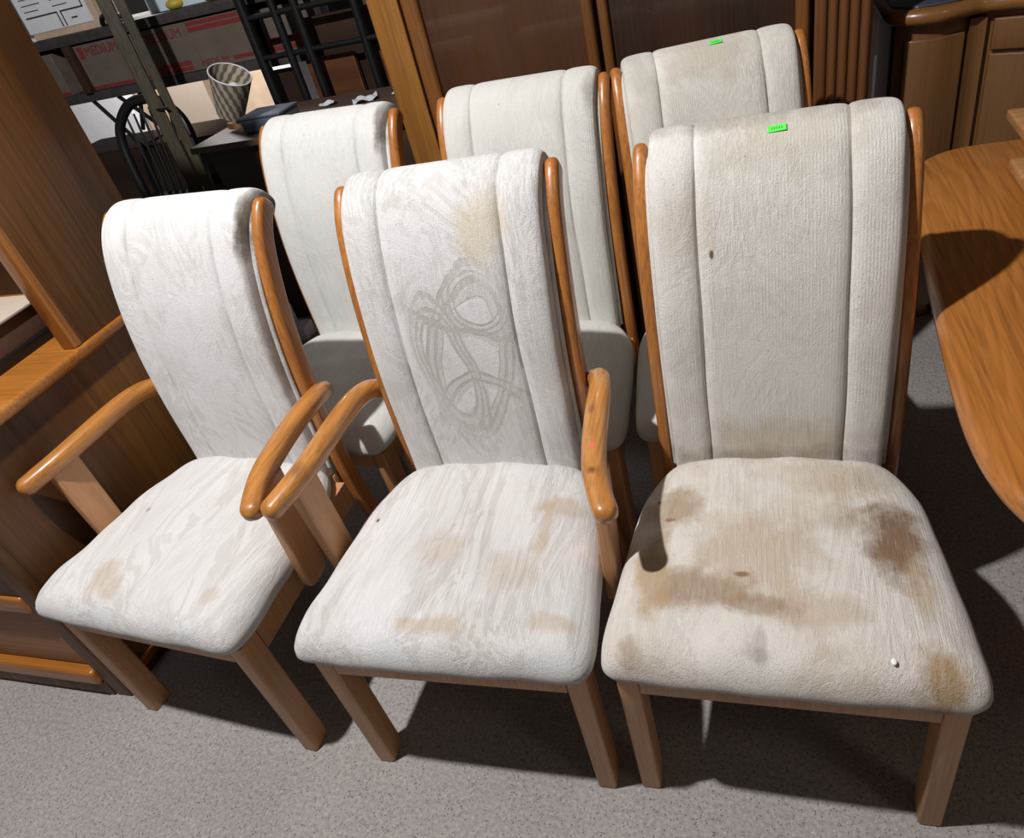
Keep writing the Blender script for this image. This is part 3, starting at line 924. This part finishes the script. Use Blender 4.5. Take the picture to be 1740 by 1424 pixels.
bm = bmesh.new(); add_box(bm, (-0.004, -0.003, 0), (0.004, 0.003, 0.90), 0.0008, 1)
for v in bm.verts: v.co.x += 0.012 * v.co.z
o = finish('white_batten', bm, white_paper); o.location = (0.252 + 0.012, 2.285, 0)
tag(o, 'thin white strip standing in the gap between wardrobe and curved sideboard', 'strip')

# ------------------------------------------------------------------ curved sideboard at the back right
sb = empty('sideboard', (0.80, 2.60, 0))
oS = Vector((0.80, 2.60, 0))
tag(sb, 'curved-front oak sideboard with bullnose top behind the dining table', 'sideboard')
front = catmull([Vector(p) for p in [(0.302, 2.46), (0.305, 2.40), (0.325, 2.352), (0.375, 2.322), (0.44, 2.315), (0.50, 2.335), (0.545, 2.352), (0.60, 2.34), (0.70, 2.305), (0.85, 2.285), (1.0, 2.28), (1.3, 2.29)]], 70)
topo = [(p.x, p.y) for p in front] + [(1.3, 2.95), (0.302, 2.95)]
bm = bmesh.new(); prism(bm, topo, 0.945, 0.985, 0.0195, 6)
finish('top', loc(bm, oS), buffet_top, sb, angle=60)
bodyf = [(p.x + (0.03 if p.x < 0.33 else 0.0), p.y + 0.045) for p in front]
bm = bmesh.new(); prism(bm, bodyf + [(1.3, 2.93), (0.332, 2.93)], 0.0, 0.945)
finish('body', loc(bm, oS), buffet_wood, sb, angle=60)


def curved_panel(x0, x1, z0, z1, out, mat, name, parent, bev=0.004):
    pts = [(x, y) for x, y in bodyf if x0 <= x <= x1]
    # resample at exact ends
    def yat(x):
        for a, b in zip(bodyf, bodyf[1:]):
            if a[0] <= x <= b[0] and b[0] > a[0]: return a[1] + (b[1] - a[1]) * (x - a[0]) / (b[0] - a[0])
        return bodyf[0][1]
    xs = [x0 + (x1 - x0) * k / 24 for k in range(25)]
    fr = [(x, yat(x) - out) for x in xs] + [(x, yat(x) + 0.004) for x in reversed(xs)]
    b2 = bmesh.new(); prism(b2, fr, z0, z1, bev, 3)
    return finish(name, loc(b2, oS), mat, parent, angle=50)


curved_panel(0.345, 0.507, 0.05, 0.905, 0.014, buffet_wood, 'curved_door', sb)
curved_panel(0.517, 0.560, 0.0, 0.935, 0.018, buffet_wood, 'stile', sb)
dr = curved_panel(0.578, 1.25, 0.845, 0.925, 0.016, buffet_wood, 'drawer', sb)
curved_panel(0.578, 0.90, 0.05, 0.835, 0.014, buffet_wood, 'door', sb)
curved_panel(0.905, 1.25, 0.05, 0.835, 0.014, buffet_wood, 'door', sb)
bm = bmesh.new()
gl = [(0.325, 2.40), (0.36, 2.365), (0.42, 2.348), (0.49, 2.36), (0.535, 2.40), (0.54, 2.9), (0.325, 2.9)]
prism(bm, gl, 0.9855, 0.992, 0.003, 2)
g_ = finish('glass_top', loc(bm, oS), steel_glass, sb); g_['label'] = 'dark glass inset with rounded corners'

# ------------------------------------------------------------------ background: rack of cartons, benches, stored furniture
YR = 3.45
rk = empty('storage_rack', (-2.9, YR + 0.3, 0)); oR = Vector((-2.9, YR + 0.3, 0))
tag(rk, 'long black storage rack in the background holding flat cardboard cartons', 'rack')
for z in (0.985, 1.265):
    bm = bmesh.new(); add_box(bm, (-4.74, YR, z), (-1.95, YR + 0.6, z + 0.045), 0.003); finish('shelf_board', loc(bm, oR), grey_shelf, rk)
for x in (-4.70, -2.42, -1.98):
    for y in (YR - 0.01, YR + 0.58):
        bm = bmesh.new(); add_box(bm, (x - 0.022, y - 0.02, 0.0), (x + 0.022, y + 0.02, 1.75), 0.003); finish('upright', loc(bm, oR), black_metal, rk)
bm = bmesh.new(); add_box(bm, (-3.585, YR - 0.02, 1.03), (-3.54, YR + 0.01, 1.265), 0.002); finish('strap', loc(bm, oR), dark_wood, rk)
bm = bmesh.new()
for xa, xb in ((-3.42, -3.24), (-3.27, -3.37)):
    tube(bm, [(xa, YR + 0.02, 0.985), (xb, YR + 0.02, 0.80)], 0.011, 8)
tube(bm, [(-3.60, YR + 0.02, 0.985), (-3.42, YR + 0.02, 0.70)], 0.011, 8)
finish('brace', loc(bm, oR), black_metal, rk)


def lettering(txt, loc_, size, mat, parent, rot=(PI / 2, 0, 0), name='lettering'):
    cu = bpy.data.curves.new(name, 'FONT'); cu.body = txt; cu.size = size; cu.extrude = 0.0006
    cu.align_x = 'LEFT'
    tmp = bpy.data.objects.new(name, cu); COL.objects.link(tmp)
    me = bpy.data.meshes.new_from_object(tmp)
    bpy.data.objects.remove(tmp)
    me.materials.clear(); me.materials.append(mat)
    o = bpy.data.objects.new(name, me); COL.objects.link(o)
    o.parent = parent; o.location = loc_; o.rotation_euler = rot
    return o


def carton(x0, x1, z0, z1, y, d, label, stripes=(), words=(), mat=None, group='cartons on the rack'):
    t = empty('cardboard_box', ((x0 + x1) / 2, y + d / 2, z0)); tag(t, label, 'box', group)
    o_ = Vector(((x0 + x1) / 2, y + d / 2, z0))
    b2 = bmesh.new(); add_box(b2, (x0, y, z0), (x1, y + d, z1), 0.003, 1); finish('carton', loc(b2, o_), mat or cardboard, t)
    if stripes:
        for sx0, sx1, sz0, sz1 in stripes:
            b2 = bmesh.new(); add_box(b2, (sx0, y - 0.0012, sz0), (sx1, y + 0.001, sz1)); finish('red_stripe', loc(b2, o_), red_ink, t, smooth=False)
    for w, wx, wz, ws in words:
        lettering(w, (wx - o_.x, y - 0.0015 - o_.y, wz - o_.z), ws, red_ink, t)
    return t


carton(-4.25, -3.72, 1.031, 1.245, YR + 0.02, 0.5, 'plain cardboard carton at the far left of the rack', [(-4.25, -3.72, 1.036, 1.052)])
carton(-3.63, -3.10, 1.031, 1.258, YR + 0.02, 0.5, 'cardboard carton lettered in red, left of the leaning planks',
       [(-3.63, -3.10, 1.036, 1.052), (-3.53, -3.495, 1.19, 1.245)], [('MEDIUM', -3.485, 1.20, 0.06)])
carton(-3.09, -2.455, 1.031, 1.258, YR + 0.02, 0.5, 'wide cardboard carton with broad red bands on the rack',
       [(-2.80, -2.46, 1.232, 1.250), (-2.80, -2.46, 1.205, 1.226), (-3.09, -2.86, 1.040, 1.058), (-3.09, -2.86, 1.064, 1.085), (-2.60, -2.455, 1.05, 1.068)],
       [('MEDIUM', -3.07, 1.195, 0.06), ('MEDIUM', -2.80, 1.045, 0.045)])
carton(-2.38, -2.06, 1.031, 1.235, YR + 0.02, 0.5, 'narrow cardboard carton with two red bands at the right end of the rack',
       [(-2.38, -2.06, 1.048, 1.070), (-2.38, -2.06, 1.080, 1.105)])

# flat carton with a printed white label on the top shelf
t = empty('labelled_carton', (-3.58, 3.55, 1.31)); tag(t, 'flat tan carton with printed white label on top of the rack', 'box')
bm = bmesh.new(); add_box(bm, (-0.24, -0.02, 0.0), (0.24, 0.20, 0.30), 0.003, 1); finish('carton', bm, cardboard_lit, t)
bm = bmesh.new(); add_box(bm, (-0.25, -0.024, 0.035), (0.20, -0.020, 0.30)); lb = finish('label_sheet', bm, white_paper, t, smooth=False)
bm = bmesh.new()
for a in ((-0.22, 0.105, 0.0, 0.112), (0.02, 0.105, 0.18, 0.112), (0.173, 0.105, 0.18, 0.28), (-0.007, 0.04, 0.0, 0.11), (0.02, 0.04, 0.027, 0.11)):
    add_box(bm, (a[0], -0.0252, a[1]), (a[2], -0.024, a[3]))
for k in range(5):
    for x0 in (-0.21, -0.01):
        add_box(bm, (x0, -0.0250, 0.135 + k * 0.028), (x0 + 0.10 + 0.06 * ((k * 7) % 3) / 2, -0.024, 0.139 + k * 0.028))
add_box(bm, (0.075, -0.0250, 0.066), (0.115, -0.024, 0.073))
finish('label_print', bm, dark_ink, lb, smooth=False)

t = empty('light_blue_panel', (-2.80, 3.60, 1.31)); tag(t, 'pale blue board standing on the rack, right of the leaning planks', 'board')
bm = bmesh.new(); add_box(bm, (-0.28, 0, 0.0), (0.35, 0.02, 0.34), 0.002, 1); finish('board', bm, blue_board, t)
for i, (x, z, r) in enumerate(((-2.83, 1.318, 0.030), (-2.60, 1.318, 0.036))):
    bm = bmesh.new()
    bmesh.ops.create_uvsphere(bm, u_segments=16, v_segments=10, radius=r)
    for v in bm.verts: v.co.x *= 1.4; v.co.z *= 0.8; v.co.x += 0.008 * math.sin(v.co.y * 90)
    o = finish('yellow_pouch', bm, yellow_plastic); o.location = (x, YR + 0.05, 1.311 + r * 0.8)
    tag(o, ('small yellow pouch' if i == 0 else 'larger yellow pouch') + ' on the rack before the pale blue board', 'pouch')
bm = bmesh.new(); pts = [(-3.32, YR + 0.06, 1.32), (-3.27, YR + 0.03, 1.352), (-3.20, YR + 0.03, 1.352), (-3.14, YR + 0.06, 1.32)]
tube(bm, catmull(pts, 14), 0.013, 8); o = finish('dark_strap', bm, black_paint); tag(o, 'black strap loop lying on the rack edge', 'strap')

# leaning planks
def plank(dx, dy, w, mat, lab):
    bm = bmesh.new()
    p0 = Vector((-2.70 + dx, 2.93 + dy, 0.0)); p1 = Vector((-2.79 + dx, 3.06 + dy, 1.95))
    d = (p1 - p0); L = d.length; d.normalize()
    q = d.to_track_quat('Z', 'Y').to_matrix().to_4x4(); q.translation = p0
    add_box(bm, (-w / 2, -0.012, 0.004), (w / 2, 0.012, L), 0.003, 1, mat=q)
    o = finish('leaning_plank', bm, mat); tag(o, lab, 'plank', 'planks leaning before the rack'); return o
plank(0.0, -0.03, 0.058, rough_plank, 'weathered greenish plank leaning before the rack, the left one')
plank(0.052, 0.0, 0.042, rough_plank, 'narrower weathered plank leaning beside the greenish one, on its right')
bm = bmesh.new(); add_box(bm, (-0.05, -0.022, -0.006), (0.06, -0.016, 0.006), 0.001, 1)
o = finish('metal_band', bm, black_metal); o.location = (-2.735, 2.975, 0.97); tag(o, 'black metal band around the leaning planks', 'band')

# black hoop-back windsor chair
wc = empty('windsor_chair', (-3.03, 2.98, 0), 0.12); tag(wc, 'black hoop-back windsor chair in the dark behind the left armchair', 'chair')
bm = bmesh.new(); add_box(bm, (-0.22, -0.22, 0.43), (0.22, 0.20, 0.465), 0.012, 3); finish('seat', bm, black_paint, wc)
bm = bmesh.new()
hoop = catmull([(-0.19, 0.17, 0.465), (-0.205, 0.20, 0.70), (-0.19, 0.23, 0.86), (-0.10, 0.25, 0.96), (0, 0.255, 0.985), (0.10, 0.25, 0.96), (0.19, 0.23, 0.86), (0.205, 0.20, 0.70), (0.19, 0.17, 0.465)], 50)
tube(bm, hoop, 0.025, 10); finish('hoop', bm, black_paint, wc)
for k in range(6):
    x = -0.125 + k * 0.05
    bm = bmesh.new(); tube(bm, [(x * 0.8, 0.175, 0.465), (x * 0.9, 0.215, 0.75), (x, 0.248, 0.955 - abs(x) * 0.35)], [0.006, 0.008, 0.005], 8); finish('spindle', bm, black_paint, wc)
for sx in (-1, 1):
    for y0, y1 in ((-0.16, -0.21), (0.14, 0.20)):
        bm = bmesh.new(); tube(bm, [(sx * 0.15, y0, 0.435), (sx * 0.175, (y0 + y1) / 2, 0.22), (sx * 0.21, y1, 0.0)], [0.014, 0.019, 0.012], 10); finish('leg', bm, black_paint, wc)

# dark cabinet with items
dc = empty('low_cabinet', (-1.75, 2.95, 0)); oD = Vector((-1.75, 2.95, 0))
tag(dc, 'low dark brown cabinet behind the rear left dining chair', 'cabinet')
bm = bmesh.new(); add_box(bm, (-2.30, 2.64, 0.0), (-1.22, 3.14, 0.835), 0.003); finish('body', loc(bm, oD), dark_wood, dc)
bm = bmesh.new(); add_box(bm, (-2.35, 2.60, 0.835), (-1.20, 3.17, 0.862), 0.005); finish('top', loc(bm, oD), box_dark, dc)

# woven lampshade lying on it
m_shade, nt, b = new_mat('woven_shade'); N = NB(nt)
co = N.coord()
uvw = N.map(co, scale=(1, 1, 1))
ang = nt.nodes.new('ShaderNodeSeparateXYZ'); nt.links.new(co, ang.inputs[0])
th = N.math('ARCTAN2', ang.outputs[1], ang.outputs[0])
s1 = N.math('SINE', N.math('ADD', N.math('MULTIPLY', th, 14), N.math('MULTIPLY', ang.outputs[2], 95)))
s2 = N.math('SINE', N.math('SUBTRACT', N.math('MULTIPLY', th, 14), N.math('MULTIPLY', ang.outputs[2], 95)))
ck = N.ramp(N.math('ADD', N.math('MULTIPLY', s1, 0.35), N.math('ADD', N.math('MULTIPLY', s2, 0.15), 0.5)), [(0.4, (0.16, 0.12, 0.075)), (0.6, (0.42, 0.39, 0.33))])
nt.links.new(ck, b.inputs['Base Color']); b.inputs['Roughness'].default_value = 0.9
ls = empty('table_lamp', (-2.285, 2.88, 0.862)); tag(ls, 'small lamp with tilted woven plaid shade on the low dark cabinet', 'lamp')
bm = bmesh.new()
rings = []
for r, z in ((0.058, 0.0), (0.073, 0.09), (0.088, 0.185), (0.085, 0.185), (0.070, 0.09), (0.055, 0.001)):
    rings.append([(r * math.cos(2 * PI * k / 36), r * math.sin(2 * PI * k / 36), z) for k in range(36)])
vr = loft(bm, rings, False, False)
for k in range(36):
    j = (k + 1) % 36
    bm.faces.new((vr[-1][k], vr[-1][j], vr[0][j], vr[0][k]))
sh = finish('lamp_shade', bm, m_shade, ls); sh.location = (-0.01, 0.0, 0.052); sh.rotation_euler = (0.10, 0.55, 0)
bm = bmesh.new()
rr = [(0.0865 * math.cos(2 * PI * k / 36), 0.0865 * math.sin(2 * PI * k / 36), 0.186) for k in range(37)]
tube(bm, rr, 0.003, 6, False); finish('rim', bm, white_paper, sh)
bm = bmesh.new(); tube(bm, [(0, 0, 0.0), (0, 0, 0.012), (0.004, 0.004, 0.02), (0.02, 0.01, 0.10)], [0.045, 0.042, 0.012, 0.010], 16); finish('base', bm, oak_stile, ls)
bm = bmesh.new(); bmesh.ops.create_uvsphere(bm, u_segments=16, v_segments=10, radius=0.028)
bl = finish('bulb', bm, white_chip, ls); bl.location = (0.07, -0.01, 0.150)

bn = empty('plastic_bin', (-2.02, 2.76, 0.862)); tag(bn, 'blue-grey plastic bin beside the woven lampshade', 'bin')
bm = bmesh.new(); add_box(bm, (-0.10, -0.07, 0.0), (0.10, 0.08, 0.060), 0.01, 3); finish('tub', bm, blue_grey, bn)
bm = bmesh.new(); add_box(bm, (-0.105, -0.075, 0.056), (0.105, 0.085, 0.066), 0.004, 2); finish('rim', bm, blue_grey, bn)

# black metal bed frames and boards on the right of the rack
fr_ = empty('bed_frame', (-1.75, 3.15, 0)); tag(fr_, 'black metal grid frame standing behind the low cabinet', 'frame')
oF = Vector((-1.75, 3.15, 0))
for x, w in ((-2.26, 0.020), (-2.10, 0.020), (-1.99, 0.020), (-1.70, 0.020), (-1.60, 0.014)):
    bm = bmesh.new(); tube(bm, [(x - 0.03, 3.25, 0.0), (x - 0.03, 3.25, 1.75)], w, 10); finish('upright_bar', loc(bm, oF), black_metal, fr_)
for z in (1.055, 1.225, 0.30):
    bm = bmesh.new(); tube(bm, [(-2.30, 3.25, z), (-1.40, 3.25, z)], 0.013, 10); finish('cross_bar', loc(bm, oF), black_metal, fr_)
for i, (x0, x1, z0, z1, y, lab, mt) in enumerate((
        (-2.12, -1.86, 0.94, 1.005, 3.33, 'reddish wooden board behind the black metal frame, the wider one', orange_wood),
        (-1.80, -1.64, 0.94, 1.01, 3.33, 'narrow reddish board at the right end of the black metal frame', orange_wood),
        (-2.36, -2.20, 0.84, 0.98, 3.36, 'small brown board by the foot of the black metal frame', dark_wood),
        (-2.10, -1.50, 1.20, 1.17, 3.38, 'dark brown crate panel high behind the black metal frame', dark_wood))):
    bm = bmesh.new(); add_box(bm, (x0, y, 0.0), (x1, y + 0.03, z1), 0.004, 1)
    c = Vector(((x0 + x1) / 2, y, 0))
    o = finish('wooden_board', loc(bm, c), mt); o.location = c; tag(o, lab, 'board', 'boards behind the black metal frame')
for i, (x, y, w, h, rz, lab) in enumerate(((-1.66, 2.95, 0.11, 0.016, 0.5, 'crumpled white paper on the low dark cabinet, larger sheet'), (-1.50, 3.0, 0.08, 0.02, -0.3, 'pale crumpled paper at the right end of the low cabinet'),
                                         (-1.86, 2.98, 0.07, 0.015, 0.2, 'small white paper slip on the low cabinet behind the plastic bin'))):
    bm = bmesh.new()
    bmesh.ops.create_grid(bm, x_segments=8, y_segments=8, size=0.5)
    for v in bm.verts:
        v.co.x *= w; v.co.y *= w * 0.8
        v.co.z = h * (0.5 + 0.5 * math.sin(v.co.x * 80 + i) * math.cos(v.co.y * 70 + 2 * i))
    bmesh.ops.solidify(bm, geom=bm.faces[:], thickness=0.002)
    o = finish('crumpled_paper', bm, white_paper, angle=20); o.location = (x, y, 0.866); o.rotation_euler = (0, 0, rz)
    tag(o, lab, 'paper', 'papers on the low cabinet')

# lit cartons on the floor level shelf seen under the rack
cart = [(-5.30, -4.66, 0.0, 0.84, 4.78, 0.4, 'white wrapped pack under the rack at far left', white_paper),
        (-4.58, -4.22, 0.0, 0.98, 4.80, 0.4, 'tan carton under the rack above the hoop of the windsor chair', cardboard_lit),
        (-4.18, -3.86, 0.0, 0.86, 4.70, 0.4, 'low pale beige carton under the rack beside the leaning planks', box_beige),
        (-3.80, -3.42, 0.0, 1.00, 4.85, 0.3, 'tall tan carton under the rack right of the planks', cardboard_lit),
        (-4.15, -2.78, 0.0, 0.70, 3.48, 0.42, 'low dark brown chest under the rack behind the windsor chair', dark_wood),
        (-3.36, -3.08, 0.0, 0.92, 4.75, 0.3, 'white carton under the rack behind the woven lampshade', white_paper)]
for x0, x1, z0, z1, y, d, lab, mt in cart:
    bm = bmesh.new(); add_box(bm, (x0, y, z0), (x1, y + d, z1), 0.004, 1)
    add_box(bm, (x0 + 0.02, y + 0.02, z1), (x0 + (x1 - x0) * 0.48, y + d - 0.02, z1 + 0.006), 0.001, 1)
    add_box(bm, (x0 + (x1 - x0) * 0.52, y + 0.02, z1), (x1 - 0.02, y + d - 0.02, z1 + 0.006), 0.001, 1)
    c = Vector(((x0 + x1) / 2, y + d / 2, 0)); o = finish('carton', loc(bm, c), mt, smooth=False); o.location = c
    tag(o, lab, 'box', 'cartons under the rack')
gb = bmesh.new(); add_box(gb, (-3.45, 3.35, 0.0), (-2.75, 3.39, 0.47), 0.004)
o = finish('green_panel', loc(gb, Vector((-3.1, 3.37, 0))), green_grey); o.location = (-3.1, 3.37, 0)
tag(o, 'dull green board standing low behind the windsor chair', 'board')
gb = bmesh.new(); add_box(gb, (-0.05, -0.04, 0), (0.05, 0.04, 0.07), 0.006); add_box(gb, (-0.045, -0.01, 0.07), (-0.015, 0.03, 0.16), 0.004)
o = finish('white_bracket', gb, white_paper); o.location = (-2.10, 2.46, 0.0)
tag(o, 'small grey-white bracket on the floor between the rear left chair and armchair', 'bracket')
